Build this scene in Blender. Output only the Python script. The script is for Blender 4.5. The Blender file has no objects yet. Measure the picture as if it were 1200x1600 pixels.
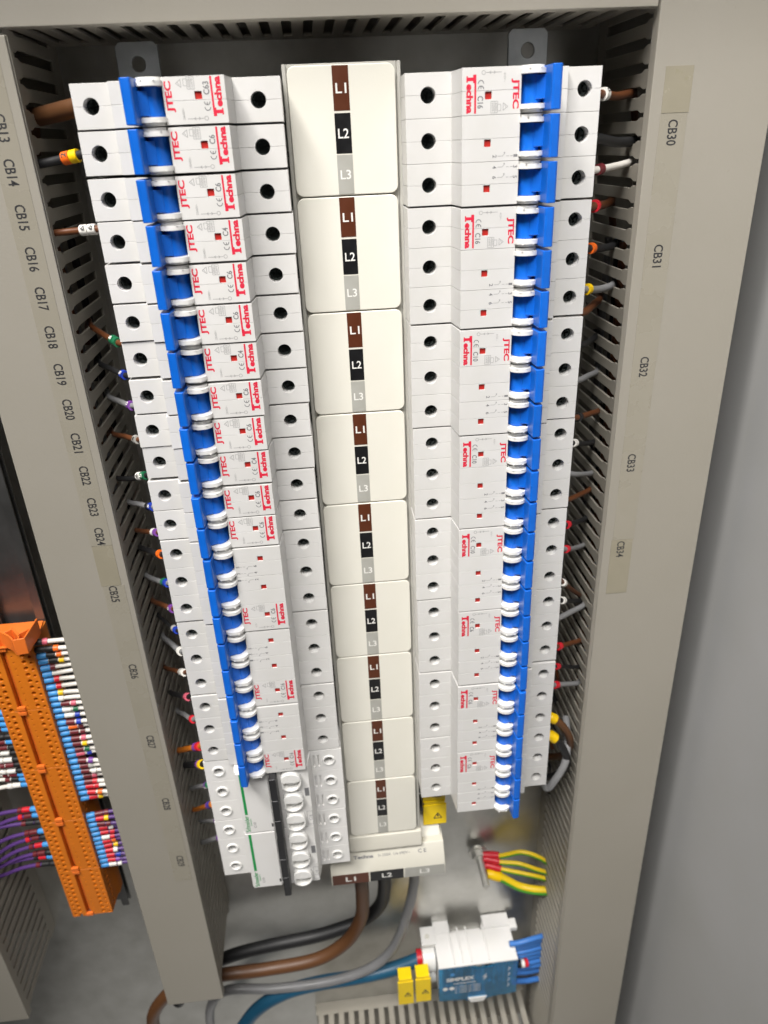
import bpy, bmesh, math, random
from mathutils import Vector, Matrix
random.seed(7)
sc = bpy.context.scene
COL = sc.collection
rad = math.radians
# Panel coordinates in millimetres: X right, Y down, Z into the cabinet (0 = terminal shoulders of the breakers)
def W(p): return Vector((p[0]*.001, p[2]*.001, -p[1]*.001))

# ------------------------------------------------------------------ materials
def mat(name, col, rough=.5, metal=0., spec=.5, noise=0., nscale=40., bump=0., bscale=300., trans=0., emit=None, coat=0., sss=0., stain=None, vary=0.):
    m = bpy.data.materials.new(name); m.use_nodes = True
    nt = m.node_tree; b = nt.nodes['Principled BSDF']
    b.inputs['Base Color'].default_value = (*col, 1); b.inputs['Roughness'].default_value = rough
    b.inputs['Metallic'].default_value = metal; b.inputs['Specular IOR Level'].default_value = spec
    b.inputs['Coat Weight'].default_value = coat
    if trans: b.inputs['Transmission Weight'].default_value = trans; b.inputs['IOR'].default_value = 1.3
    if emit: b.inputs['Emission Color'].default_value = (*emit[0], 1); b.inputs['Emission Strength'].default_value = emit[1]
    if sss:
        b.inputs['Subsurface Weight'].default_value = sss; b.inputs['Subsurface Radius'].default_value = (1, .9, .8); b.inputs['Subsurface Scale'].default_value = .0012
    tc = nt.nodes.new('ShaderNodeTexCoord')
    if noise:
        n = nt.nodes.new('ShaderNodeTexNoise'); n.inputs['Scale'].default_value = nscale; n.inputs['Detail'].default_value = 6
        nt.links.new(tc.outputs['Object'], n.inputs['Vector'])
        r = nt.nodes.new('ShaderNodeValToRGB')
        a = 1-noise; c = 1+noise*.6
        r.color_ramp.elements[0].position = .3; r.color_ramp.elements[1].position = .7
        r.color_ramp.elements[0].color = (col[0]*a, col[1]*a, col[2]*a*.98, 1)
        r.color_ramp.elements[1].color = (min(1, col[0]*c), min(1, col[1]*c), min(1, col[2]*c), 1)
        nt.links.new(n.outputs['Fac'], r.inputs['Fac'])
        out = r.outputs['Color']
        if stain:
            n2 = nt.nodes.new('ShaderNodeTexNoise'); n2.inputs['Scale'].default_value = stain[1]; n2.inputs['Detail'].default_value = 8
            nt.links.new(tc.outputs['Object'], n2.inputs['Vector'])
            r2 = nt.nodes.new('ShaderNodeValToRGB'); r2.color_ramp.elements[0].position = stain[2]; r2.color_ramp.elements[1].position = stain[2]+.07
            nt.links.new(n2.outputs['Fac'], r2.inputs['Fac'])
            mx = nt.nodes.new('ShaderNodeMix'); mx.data_type = 'RGBA'
            nt.links.new(r2.outputs['Color'], mx.inputs['Factor']); nt.links.new(out, mx.inputs['A'])
            mx.inputs['B'].default_value = (*stain[0], 1); out = mx.outputs['Result']
        if vary:
            oi = nt.nodes.new('ShaderNodeObjectInfo'); vr = nt.nodes.new('ShaderNodeMapRange'); vr.inputs['To Min'].default_value = 1-vary; vr.inputs['To Max'].default_value = 1+vary*.5
            hs = nt.nodes.new('ShaderNodeHueSaturation'); nt.links.new(oi.outputs['Random'], vr.inputs['Value']); nt.links.new(vr.outputs['Result'], hs.inputs['Value'])
            nt.links.new(out, hs.inputs['Color']); out = hs.outputs['Color']
        nt.links.new(out, b.inputs['Base Color'])
        mr = nt.nodes.new('ShaderNodeMapRange'); mr.inputs['To Min'].default_value = max(.05, rough-.1); mr.inputs['To Max'].default_value = min(1, rough+.1)
        nt.links.new(n.outputs['Fac'], mr.inputs['Value']); nt.links.new(mr.outputs['Result'], b.inputs['Roughness'])
    if bump:
        n3 = nt.nodes.new('ShaderNodeTexNoise'); n3.inputs['Scale'].default_value = bscale; n3.inputs['Detail'].default_value = 3
        nt.links.new(tc.outputs['Object'], n3.inputs['Vector'])
        bp = nt.nodes.new('ShaderNodeBump'); bp.inputs['Strength'].default_value = bump; bp.inputs['Distance'].default_value = .0003
        nt.links.new(n3.outputs['Fac'], bp.inputs['Height']); nt.links.new(bp.outputs['Normal'], b.inputs['Normal'])
    return m
M = {}
M['shell'] = mat('breaker shell plastic', (.615, .605, .592), .42, noise=.035, nscale=60, bump=.12, bscale=2500, stain=((.40, .385, .36), 620, .755), vary=.06)
M['guard'] = mat('glossy white plastic', (.72, .715, .70), .28, noise=.03, nscale=90)
M['shell2'] = mat('clean white plastic', (.70, .69, .68), .38, noise=.02, nscale=60, bump=.1, bscale=2500)
M['blue'] = mat('blue toggle plastic', (.003, .120, .58), .36, noise=.08, nscale=150, bump=.12, bscale=1500, stain=((.03, .16, .55), 700, .75), vary=.12)
M['red_win'] = mat('red flag plastic', (.42, .02, .015), .4, noise=.1, nscale=400)
M['red_ink'] = mat('red ink', (.62, .012, .045), .5, noise=.08, nscale=700)
M['grey_ink'] = mat('grey ink', (.17, .17, .178), .6, noise=.1, nscale=700)
M['pale_ink'] = mat('pale grey ink', (.33, .328, .325), .6, noise=.08, nscale=700)
M['black_ink'] = mat('black ink', (.03, .03, .032), .5, noise=.1, nscale=700)
M['green_ink'] = mat('green ink', (.0, .27, .06), .5, noise=.05, nscale=500)
M['white_ink'] = mat('white ink', (.75, .74, .71), .5, noise=.05, nscale=500)
M['screw'] = mat('dark zinc screw', (.030, .037, .036), .24, metal=.7, noise=.3, nscale=600)
M['screw_light'] = mat('bright zinc screw', (.30, .29, .27), .35, metal=.9, noise=.3, nscale=600)
M['cover'] = mat('cream plastic', (.695, .675, .605), .40, noise=.02, nscale=35, bump=.1, bscale=900, stain=((.60, .55, .42), 90, .76))
M['hood'] = mat('grey cream plastic', (.56, .54, .475), .42, noise=.03, nscale=50, bump=.1, bscale=900, stain=((.42, .40, .34), 300, .74))
M['tray'] = mat('grey tray plastic', (.43, .42, .385), .45, noise=.05, nscale=80)
M['phase_brown'] = mat('brown stripe plastic', (.085, .022, .008), .38, noise=.1, nscale=200)
M['phase_black'] = mat('black stripe plastic', (.008, .008, .009), .35, noise=.2, nscale=200)
M['phase_grey'] = mat('grey stripe plastic', (.36, .355, .325), .42, noise=.05, nscale=200)
M['duct'] = mat('beige grey duct plastic', (.278, .258, .220), .50, noise=.03, nscale=12, bump=.15, bscale=700, stain=((.20, .18, .145), 420, .74))
M['tape'] = mat('aged clear label tape', (.262, .238, .180), .26, noise=.06, nscale=60, stain=((.23, .21, .135), 120, .70))
M['galv'] = mat('galvanised steel', (.53, .525, .50), .34, metal=.92, noise=.16, nscale=45, bump=.12, bscale=160)
M['bracket'] = mat('zinc bracket steel', (.40, .42, .44), .36, metal=.85, noise=.18, nscale=90, bump=.1, bscale=300)
M['grey_wall'] = mat('grey painted steel', (.40, .40, .40), .55, noise=.05, nscale=14, bump=.15, bscale=900)
M['orange'] = mat('orange terminal plastic', (.62, .165, .008), .45, noise=.08, nscale=70, bump=.1, bscale=900)
M['orange2'] = mat('bright orange plastic', (.72, .16, .02), .45, noise=.06, nscale=70)
M['yellow'] = mat('yellow plastic', (.86, .60, .0), .45, noise=.06, nscale=80)
M['black_pl'] = mat('black plastic', (.012, .012, .014), .38, noise=.25, nscale=90)
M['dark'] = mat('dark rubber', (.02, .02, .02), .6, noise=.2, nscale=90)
def wm(n, c, r=.42): M[n] = mat(n+' cable sheath', c, r, noise=.08, nscale=60, bump=.1, bscale=600)
wm('w_brown', (.11, .036, .012)); wm('w_black', (.010, .010, .011), .55); wm('w_grey', (.21, .21, .215)); wm('w_white', (.66, .63, .58))
wm('w_blue', (.045, .17, .50)); wm('w_teal', (.012, .085, .16)); wm('w_purple', (.085, .035, .17)); wm('w_orange', (.45, .13, .01))
wm('w_yellow', (.72, .50, .01)); wm('w_green', (.06, .26, .02)); wm('ferrule', (.05, .27, .62)); wm('w_bigbrown', (.098, .040, .014), .5)
wm('s_green', (.01, .13, .055)); wm('s_blue', (.012, .04, .36)); wm('s_purple', (.17, .05, .29)); wm('s_orange', (.75, .13, .01)); wm('s_red', (.55, .012, .025))
wm('s_yellow', (.78, .50, .0)); wm('s_white', (.72, .70, .66)); wm('s_grey', (.36, .35, .33)); wm('s_pink', (.55, .10, .15)); wm('s_darkred', (.13, .015, .02))
M['clear_blue'] = mat('clear blue plastic', (.06, .46, .82), .10, noise=.3, nscale=40, trans=.85)
M['copper'] = mat('copper busbar', (.55, .25, .10), .35, metal=.9, noise=.2, nscale=80)
M['rail'] = mat('dull steel rail', (.15, .15, .15), .34, metal=.8, noise=.2, nscale=60)
M['zinc'] = mat('plated stud steel', (.55, .54, .50), .38, metal=.6, noise=.15, nscale=200)

def weighted(me, name):
    """area-weighted corner normals so that flat faces stay flat beside their rounded edges"""
    o = bpy.data.objects.new('blank', me); COL.objects.link(o)
    wn = o.modifiers.new('n', 'WEIGHTED_NORMAL'); wn.weight = 100; wn.keep_sharp = True
    dg = bpy.context.evaluated_depsgraph_get()
    out = bpy.data.meshes.new_from_object(o.evaluated_get(dg), depsgraph=dg)
    bpy.data.objects.remove(o); bpy.data.meshes.remove(me); out.name = name
    return out
# ------------------------------------------------------------------ mesh builder (mm)
class MB:
    def __init__(s): s.v = []; s.f = []; s.mi = []; s.k = 0
    def add(s, verts, faces):
        o = len(s.v); s.v += [tuple(v) for v in verts]
        for f in faces: s.f.append(tuple(o+i for i in f)); s.mi.append(s.k)
        return s
    def box(s, x0, x1, y0, y1, z0, z1):
        return s.add([(x0,y0,z0),(x1,y0,z0),(x1,y1,z0),(x0,y1,z0),(x0,y0,z1),(x1,y0,z1),(x1,y1,z1),(x0,y1,z1)],
                     [(0,3,2,1),(4,5,6,7),(0,1,5,4),(1,2,6,5),(2,3,7,6),(3,0,4,7)])
    def prism(s, poly, axis, lo, hi):
        """poly: 2D points; axis 'x' (poly in y,z), 'y' (poly in x,z) or 'z' (poly in x,y)"""
        f = {'x': lambda a, b, t: (t, a, b), 'y': lambda a, b, t: (a, t, b), 'z': lambda a, b, t: (a, b, t)}[axis]
        n = len(poly)
        v = [f(a, b, lo) for a, b in poly]+[f(a, b, hi) for a, b in poly]
        area = sum(poly[i][0]*poly[(i+1) % n][1]-poly[(i+1) % n][0]*poly[i][1] for i in range(n))
        fl = [tuple(range(n))[::-1], tuple(range(n, 2*n))]+[(i, (i+1) % n, (i+1) % n+n, i+n) for i in range(n)]
        flip = (area < 0) != (axis == 'y')
        if flip: fl = [t[::-1] for t in fl]
        return s.add(v, fl)
    def cyl(s, c, axis, r, lo, hi, n=24, r2=None):
        r2 = r if r2 is None else r2
        f = {'x': lambda a, b, t: (t, c[0]+a, c[1]+b), 'y': lambda a, b, t: (c[0]+a, t, c[1]+b), 'z': lambda a, b, t: (c[0]+a, c[1]+b, t)}[axis]
        v = [f(r*math.cos(2*math.pi*i/n), r*math.sin(2*math.pi*i/n), lo) for i in range(n)]+[f(r2*math.cos(2*math.pi*i/n), r2*math.sin(2*math.pi*i/n), hi) for i in range(n)]
        fl = [tuple(range(n))[::-1], tuple(range(n, 2*n))]+[(i, (i+1) % n, (i+1) % n+n, i+n) for i in range(n)]
        if axis == 'y': fl = [t[::-1] for t in fl]
        return s.add(v, fl)
    def tube(s, pts, r, n=10, smooth=3):
        P = [Vector(p) for p in pts]
        if smooth and len(P) > 2:
            Q = []
            for i in range(len(P)-1):
                p0 = P[max(i-1, 0)]; p1 = P[i]; p2 = P[i+1]; p3 = P[min(i+2, len(P)-1)]
                for k in range(smooth*2):
                    t = k/(smooth*2)
                    Q.append(.5*((2*p1)+(p2-p0)*t+(2*p0-5*p1+4*p2-p3)*t*t+(3*p1-p0-3*p2+p3)*t**3))
            P = Q+[P[-1]]
        v = []; prev = None
        for i, p in enumerate(P):
            d = (P[min(i+1, len(P)-1)]-P[max(i-1, 0)]).normalized()
            if prev is None:
                a = d.orthogonal().normalized()
            else:
                a = (prev-d*prev.dot(d)).normalized()
            prev = a; b = d.cross(a)
            rr = r[min(i, len(r)-1)] if isinstance(r, (list, tuple)) else r
            v += [p+rr*(a*math.cos(2*math.pi*j/n)+b*math.sin(2*math.pi*j/n)) for j in range(n)]
        m = len(P); fl = [tuple(range(n))[::-1], tuple(range((m-1)*n, m*n))]
        for i in range(m-1):
            for j in range(n):
                fl.append((i*n+j, i*n+(j+1) % n, (i+1)*n+(j+1) % n, (i+1)*n+j))
        return s.add(v, fl)
    def text(s, t, c, w, h, u=(1, 0, 0), up=(0, -1, 0), bold=0):
        vs, fs = text2d(t, bold); u = Vector(u); up = Vector(up); c = Vector(c)
        return s.add([c+u*(a*w)+up*(b*h) for a, b in vs], fs)
    def strip(s, pts, wdt, z):
        """thin printed polyline facing the viewer"""
        for (x0, y0), (x1, y1) in zip(pts, pts[1:]):
            d = Vector((x1-x0, y1-y0)); L = d.length or 1; nx, ny = -d.y/L*wdt/2, d.x/L*wdt/2
            s.add([(x0+nx, y0+ny, z), (x1+nx, y1+ny, z), (x1-nx, y1-ny, z), (x0-nx, y0-ny, z)], [(0, 3, 2, 1)])
        return s
    def mesh(s, name, mats, scale=True, bevel=0, segs=2, sharp=38):
        me = bpy.data.meshes.new(name)
        me.from_pydata([W(v) for v in s.v] if scale else s.v, [], s.f)
        for m_ in mats: me.materials.append(m_)
        me.polygons.foreach_set('material_index', s.mi)
        bm = bmesh.new(); bm.from_mesh(me)
        if bevel:
            bmesh.ops.remove_doubles(bm, verts=bm.verts, dist=1e-6)
            es = [e for e in bm.edges if len(e.link_faces) == 2 and e.calc_face_angle(0) > .6]
            bmesh.ops.bevel(bm, geom=es, offset=bevel*.001 if scale else bevel, segments=segs, affect='EDGES', profile=.6, clamp_overlap=True)
        bm.to_mesh(me); bm.free()
        me.polygons.foreach_set('use_smooth', [True]*len(me.polygons))
        me.set_sharp_from_angle(angle=rad(sharp))
        me.update()
        return weighted(me, name) if bevel else me
    def build(s, name, mats, parent=None, loc=None, bevel=0, segs=2, sharp=38):
        if isinstance(mats, str): mats = [mats]
        return put(name, s.mesh(name, [M[m] for m in mats], True, bevel, segs, sharp), parent, loc)

def put(name, me, parent=None, loc=None):
    o = bpy.data.objects.new(name, me); COL.objects.link(o)
    if parent: o.parent = parent
    if loc is not None: o.location = W(loc)
    return o
def tag(o, label, cat, group=None):
    o['label'] = label; o['category'] = cat
    if group: o['group'] = group
    return o
def empty(name, loc, label, cat, group=None):
    o = bpy.data.objects.new(name, None); COL.objects.link(o); o.location = W(loc); o.empty_display_size = .01
    return tag(o, label, cat, group)
def struct(o): o['kind'] = 'structure'; return o

_T = {}
def text2d(t, bold=0):
    key = (t, bold)
    if key not in _T:
        cu = bpy.data.curves.new('lettering_source', 'FONT'); cu.body = t; cu.size = 1; cu.offset = bold; cu.resolution_u = 3
        ob = bpy.data.objects.new('lettering_source', cu); COL.objects.link(ob)
        dg = bpy.context.evaluated_depsgraph_get(); ev = ob.evaluated_get(dg); me = ev.to_mesh()
        vs = [(v.co.x, v.co.y) for v in me.vertices]; fs = [tuple(p.vertices) for p in me.polygons]
        # make every face look along +normal of (u, up): keep order as given
        ev.to_mesh_clear(); bpy.data.objects.remove(ob); bpy.data.curves.remove(cu)
        x0 = min(v[0] for v in vs); x1 = max(v[0] for v in vs); y0 = min(v[1] for v in vs); y1 = max(v[1] for v in vs)
        _T[key] = ([((a-(x0+x1)/2)/max(x1-x0, 1e-6), (b-(y0+y1)/2)/max(y1-y0, 1e-6)) for a, b in vs], fs)
    return _T[key]

def cut(mb, cutter, name, mats, bevel=.25, segs=2):
    """boolean difference in mm, then a bevel, returned as a mesh in metres"""
    a = bpy.data.objects.new('blank', mb.mesh('blank', mats, False)); COL.objects.link(a)
    if cutter is not None:
        b = bpy.data.objects.new('cutter', cutter.mesh('cutter', mats[:1], False)); COL.objects.link(b)
        md = a.modifiers.new('b', 'BOOLEAN'); md.operation = 'DIFFERENCE'; md.object = b; md.solver = 'EXACT'; md.use_self = True
    if bevel:
        bv = a.modifiers.new('v', 'BEVEL'); bv.width = bevel; bv.segments = segs; bv.limit_method = 'ANGLE'; bv.angle_limit = rad(40); bv.use_clamp_overlap = True
    dg = bpy.context.evaluated_depsgraph_get()
    me = bpy.data.meshes.new_from_object(a.evaluated_get(dg), depsgraph=dg); me.name = name
    for v in me.vertices: v.co = W(v.co)
    me.polygons.foreach_set('use_smooth', [True]*len(me.polygons)); me.set_sharp_from_angle(angle=rad(38)); me.update()
    bpy.data.objects.remove(a)
    if cutter is not None: bpy.data.objects.remove(b)
    return weighted(me, name)

# ------------------------------------------------------------------ setting
struct(MB().box(-330, 420, -160, 1000, 88, 90).build('mounting_plate_wall', 'galv'))
struct(MB().box(332, 335, -200, 1050, -420, 140).build('cabinet_side_wall', 'grey_wall'))
struct(MB().box(-332, -330, -150, 1050, -302, 140).build('cabinet_side_wall', 'dark'))  # unseen wall deepened to shade the left side, coloured dark to dim reflections
struct(MB().box(-330, 332, -104, -101, -32, 88).build('shade_roof_ceiling', 'grey_wall'))  # unseen roof added so its front edge shades the top busbar cover

# ------------------------------------------------------------------ wiring ducts
def comb(mb, plane, lo, hi, start, pitch, n, zf, zb, skip=()):
    f = zf; zc, zw, zr = f+11, f+15, f+64
    for i in range(n):
        a = start+i*pitch; b = a+pitch; nw, ww = .95, 2.25
        poly = [(a+nw, f), (b-nw, f), (b-nw, zc), (b-ww, zw), (b-ww, zr), (a+ww, zr), (a+ww, zw), (a+nw, zc)]
        mb.prism(poly, 'x' if plane == 'x' else 'y', lo, hi)
    if plane == 'x': mb.box(lo, hi, start, start+n*pitch, zr, zb)
    else: mb.box(start, start+n*pitch, lo, hi, zr, zb)
    return mb
def duct_v(label, x0, x1, y0, y1, walls=('l', 'r'), start=None):
    t = empty('wiring_duct', ((x0+x1)/2, y1, 88), label, 'wiring duct')
    o = ((x0+x1)/2, y1, 88)
    R = lambda mb: mb
    sub = lambda v, ax: v-o[ax]
    n = int((y1-y0)/9.95)
    st = y0 if start is None else start
    c = MB(); c.box(x0-o[0]-1, x1-o[0]+1, y0-o[1], 0, 10-88, 12-88)
    c.box(x0-o[0]-1, x0-o[0], y0-o[1], 0, 12-88, 17-88); c.box(x1-o[0], x1-o[0]+1, y0-o[1], 0, 12-88, 17-88)
    c.build('cover', 'duct', t, bevel=.9, segs=3)
    for nm, xa, xb in (('l', x0, x0+1.4), ('r', x1-1.4, x1)):
        if nm in walls:
            comb(MB(), 'x', xa-o[0], xb-o[0], st-o[1], 9.95, n, 12-88, -.02).build('slotted_wall', 'duct', t, bevel=.18, segs=1)
        else:
            MB().box(xa-o[0], xb-o[0], y0-o[1], 0, 12-88, -.02).build('side_wall', 'duct', t)
    MB().box(x0-o[0]+1.4, x1-o[0]-1.4, y0-o[1], 0, -2, -.02).build('base', 'duct', t)
    return t, o
ductL, oL = duct_v('narrow beige duct with breaker numbers from CB13 to CB29, between orange terminals and breakers', -75.5, -33, -19, 645, start=-23)
ductR, oR = duct_v('wide beige duct with breaker numbers CB30 to CB34 beside the grey wall', 249, 306, -120, 900, start=-119)
ductF, oF = duct_v('unmarked beige duct whose slots take the purple wires', -240, -186, 100, 640)
# horizontal ducts
def duct_h(label, x0, x1, y0, y1, xs):
    o = ((x0+x1)/2, y1, 88)
    t = empty('wiring_duct', o, label, 'wiring duct')
    c = MB(); c.box(x0-o[0], x1-o[0], y0-o[1]-1, 1, 10-88, 12-88)
    c.box(x0-o[0], x1-o[0], 0, 1, 12-88, 17-88); c.box(x0-o[0], x1-o[0], y0-o[1]-1, y0-o[1], 12-88, 17-88)
    c.build('cover', 'duct', t, bevel=.9, segs=3)
    n = int((x1-xs)/9.95)
    comb(MB(), 'y', -1.4, 0, xs-o[0], 9.95, n, 12-88, -.02).build('slotted_wall', 'duct', t, bevel=.18, segs=1)
    comb(MB(), 'y', y0-o[1], y0-o[1]+1.4, xs-o[0], 9.95, n, 12-88, -.02).build('slotted_wall', 'duct', t, bevel=.18, segs=1)
    MB().box(x0-o[0], x1-o[0], y0-o[1]+1.4, -1.4, -2, -.02).build('base', 'duct', t)
    return t, o
duct_h('horizontal beige duct running along the top above all the breakers', -325, 247, -82, -22.5, -324)
duct_h('horizontal beige duct at the bottom under the blue distribution block', 31, 247, 800, 860, 32)

# label tape and numbers on the ducts
NUM = {'CB13': (-41.8, 14.8), 'CB14': (-42.4, 32.4), 'CB15': (-42.4, 51.0), 'CB16': (-42.4, 69.1), 'CB17': (-42.4, 87.1), 'CB18': (-42.3, 105.4), 'CB19': (-42.4, 124.0), 'CB20': (-42.3, 142.3), 'CB21': (-42.2, 160.5), 'CB22': (-42.0, 179.1), 'CB23': (-41.9, 197.7), 'CB24': (-41.9, 215.9), 'CB25': (-41.6, 253.7), 'CB26': (-41.1, 309.8), 'CB27': (-40.8, 366.9), 'CB28': (-40.5, 422.8), 'CB29': (-40.1, 479.5)}
NUMR = {'CB30': (260.0, 28.2), 'CB31': (260.2, 83.5), 'CB32': (259.9, 140.3), 'CB33': (259.2, 196.1), 'CB34': (258.8, 252.6)}
def tape(duct, o, x0, x1, y0, y1, z=9.8):
    mb = MB().box(x0-o[0], x1-o[0], y0-o[1], y1-o[1], z-88, 10.0-88-.005)
    return mb.build('label_strip', 'tape', duct)
tl = tape(ductL, oL, -47.6, -36.4, 222, 248)
M['tape_clear'] = mat('clear label tape on beige', (.270, .249, .203), .28, noise=.03, nscale=60)
def tape2(duct, o, x0, x1, y0, y1, z=9.84):
    return MB().box(x0-o[0], x1-o[0], y0-o[1], y1-o[1], z-88, 10.0-88-.005).build('label_strip', 'tape_clear', duct)
tl2 = tape2(ductL, oL, -48.0, -36.2, -12, 221.8); tl3 = tape2(ductL, oL, -47.0, -35.0, 248.2, 500)
tr1 = tape(ductR, oR, 253.6, 266.8, 1.2, 20); tr2 = tape2(ductR, oR, 253.4, 266.4, 20.2, 246); tr3 = tape(ductR, oR, 252.8, 265.9, 246.2, 284)
for par, o, d in ((tl2, oL, {k: v for k, v in NUM.items() if v[1] < 221}), (tl3, oL, {k: v for k, v in NUM.items() if v[1] > 221}), (tr2, oR, {k: v for k, v in NUMR.items() if v[1] < 246}), (tr3, oR, {k: v for k, v in NUMR.items() if v[1] > 246})):
    for k, (x, y) in d.items():
        MB().text(k, (x-o[0], y-o[1], 9.77-88), 10.9, 4.7, (0, 1, 0), (1, 0, 0), .014).build('number_lettering', 'black_ink', par)

# ------------------------------------------------------------------ JTEC breakers. local: s (x) from the busbar edge outwards, y down, 18 mm per pole
LEN = 87.4
PROFILE = [(0, 0), (20.3, 0), (22, -15.6), (47.2, -15.6), (47.2, -8.5), (62.3, -8.5), (62.3, -5.2), (70.6, -5.2), (71.6, 0), (LEN, 0), (LEN, 40), (0, 40)]
def shell(npole, label_pole):
    mb = MB(); c = MB()
    for i in range(npole):
        y = 18*i; e0 = .43 if i == 0 else .07; e1 = .43 if i == npole-1 else .07
        mb.prism(PROFILE, 'y', y+e0, y+8.96); mb.prism(PROFILE, 'y', y+9.04, y+18-e1)
    for i in range(npole):
        y = 18*i
        c.cyl((10, y+9), 'z', 3.3, -1, 9, 28); c.cyl((80, y+9), 'z', 3.3, -1, 9, 28)
        c.box(31.7, 34.6, y+9.3, y+12.2, -17, -14.6)
    return cut(mb, c, 'housing', [M['shell']], .28, 2)
def screw_mesh():
    mb = MB(); mb.cyl((0, 0), 'z', 3.0, 5.2, 8.8, 24)
    c = MB(); c.box(-2.1, 2.1, -.5, .5, 4.5, 6.6); c.box(-.5, .5, -2.1, 2.1, 4.4, 6.7); c.box(-2.6, 2.6, -.15, .15, 4.45, 5.8)
    return cut(mb, c, 'terminal_screw', [M['screw']], .18, 2)
def guard_mesh():
    mb = MB()
    def arc(r, cz, x0, x1):
        n = 14; cx = (x0+x1)/2; hw = (x1-x0)/2
        return [(x0, -8.5), (x0, cz)]+[(cx-hw*math.cos(math.pi*k/n), cz-r*math.sin(math.pi*k/n)**.8) for k in range(1, n)]+[(x1, cz), (x1, -8.5)]
    A = arc(5.7, -14.2, 46.7, 58.0); B = arc(4.9, -12.4, 47.3, 57.6)
    for y in (1.5, 14.5):
        mb.prism(A, 'y', y, y+1.9)
        inner = [(a, b) for a, b in B]
    mb.prism(B, 'y', .25, 1.45); mb.prism(B, 'y', 16.45, 17.75)
    for y in (1.9, 15.9):
        for a in (49.5, 54.5): mb.cyl((a, -19.6 if a < 52 else -19.6), 'y', .35, 1.46 if y < 5 else 16.41, 1.4 if y < 5 else 16.5, 8)
    return mb.mesh('toggle_guard', [M['guard']], bevel=.3, segs=3)
def toggle_mesh():
    mb = MB(); n = 16
    drum = [(47.9, -8.6)]+[(52.8-4.9*math.cos(math.pi*k/n), -8.6-7.6*math.sin(math.pi*k/n)) for k in range(1, n)]+[(57.7, -8.6)]
    mb.prism(drum, 'y', 3.45, 14.45)
    mb.prism([(53.6, -9), (53.2, -16.4), (57.2, -18.0), (58.4, -9)], 'y', 3.9, 12.9)
    lev = [(57.0, -9.2), (56.9, -19.5), (57.4, -25.2), (58.0, -25.8), (60.9, -25.5), (61.7, -24.8), (62.0, -18), (60.8, -9.2)]
    mb.prism(lev, 'y', .75, 17.25)
    return mb.mesh('toggle', [M['blue']], bevel=.35, segs=3)
def toggle_joint():
    return None
ZF = -15.63
def brand_mesh(y0):
    mb = MB(); U, V = (0, 1, 0), (1, 0, 0)
    mb.text('JTEC', (44.6, y0+10.5, ZF), 11.2, 3.5, U, V, .038)
    mb.box(27.15, 27.95, y0+3.0, y0+17.3, ZF, ZF+.02)
    # slab style T joined to the overline, then the rest of the word
    mb.box(23.75, 27.1, y0+4.0, y0+5.3, ZF, ZF+.02); mb.box(23.75, 24.35, y0+3.5, y0+5.8, ZF-.001, ZF+.02); mb.box(26.6, 27.3, y0+3.05, y0+6.1, ZF-.001, ZF+.02)
    mb.text('echna', (25.2, y0+11.8, ZF), 10.9, 2.95, U, V, .05)
    return mb
def rating_mesh(y0, rating, npole, base):
    mb = MB(); U, V = (0, 1, 0), (1, 0, 0)
    mb.k = 0
    L = 1.15*len(rating)+.9
    mb.text(rating, (29.75, y0+11.0+L/2, ZF), L*1.08, 2.5, U, V, .022)
    for k in range(2):     # C and E of the conformity mark, drawn as arcs
        cy = y0+6.0+k*2.0
        pts = [(29.95-1.15*math.cos(a), cy-1.15*math.sin(a)+.3) for a in [math.pi*(t/10) for t in range(0, 11)]]
        mb.strip([(29.95+1.15*math.cos(math.pi*t/10-0), cy-1.2*math.sin(math.pi*t/10)+.4) for t in range(11)], .36, ZF)
        if k: mb.strip([(29.95, cy-.8), (29.95, cy+.25)], .34, ZF)
    mb.k = 1
    cx, cy = 31.0, y0+2.4
    mb.strip([(cx+.75*math.cos(t*math.pi/8), cy+.75*math.sin(t*math.pi/8)) for t in range(17)], .24, ZF)
    mb.strip([(32.0, cy), (38.6, cy)], .24, ZF)
    for a, d in ((33.4, 1), (36.0, -1)):
        mb.strip([(a+.7*d, cy-.55), (a, cy), (a+.7*d, cy+.55)], .2, ZF); mb.strip([(a+.35*d, cy-.3), (a+.35*d, cy+.3)], .45, ZF-.002)
    mb.text('230/400V~' if npole == 1 else '415V~', (40.0, y0+4.3, ZF), 4.4 if npole == 1 else 3.2, .95, U, V)
    # small rating frames
    for p in ([(34.3, 13.0), (34.3, 17.3), (37.2, 17.3), (37.2, 13.0), (34.3, 13.0)], [(36.0, 13.0), (36.0, 17.3)], [(37.2, 14.2), (38.6, 14.2), (38.6, 16.6), (37.2, 16.6)]):
        mb.strip([(a, y0+b) for a, b in p], .2, ZF)
    mb.text('60898', (35.2, y0+15.1, ZF), 3.2, .9, U, V); mb.text('6000', (36.6, y0+15.1, ZF), 3, .85, U, V)
    tri = [(39.6, 13.7), (41.6, 15.1), (39.6, 16.5), (39.6, 13.7)]
    mb.strip([(a, y0+b) for a, b in tri], .24, ZF); mb.strip([(40.2, y0+14.4), (40.9, y0+15.6)], .2, ZF)
    if npole == 3:
        mb.k = 0
        for (a, b, yy) in (('2', '1', y0+34.0), ('4', '3', y0+38.3), ('6', '5', y0+42.4)):
            mb.text(a, (36.4, yy, ZF), 1.15, 1.8, U, V, .02); mb.text(b, (45.6, yy, ZF), 1.0, 1.8, U, V, .02)
        mb.k = 1
        for yy in (y0+34.0, y0+38.3, y0+42.4):
            mb.strip([(37.7, yy), (39.8, yy), (40.9, yy-1.1)], .24, ZF); mb.strip([(41.6, yy), (42.8, yy)], .24, ZF); mb.strip([(43.3, yy), (44.5, yy)], .24, ZF)
            mb.cyl((40.7, yy-1.3), 'z', .35, ZF, ZF+.02, 10)
    return mb
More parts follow.
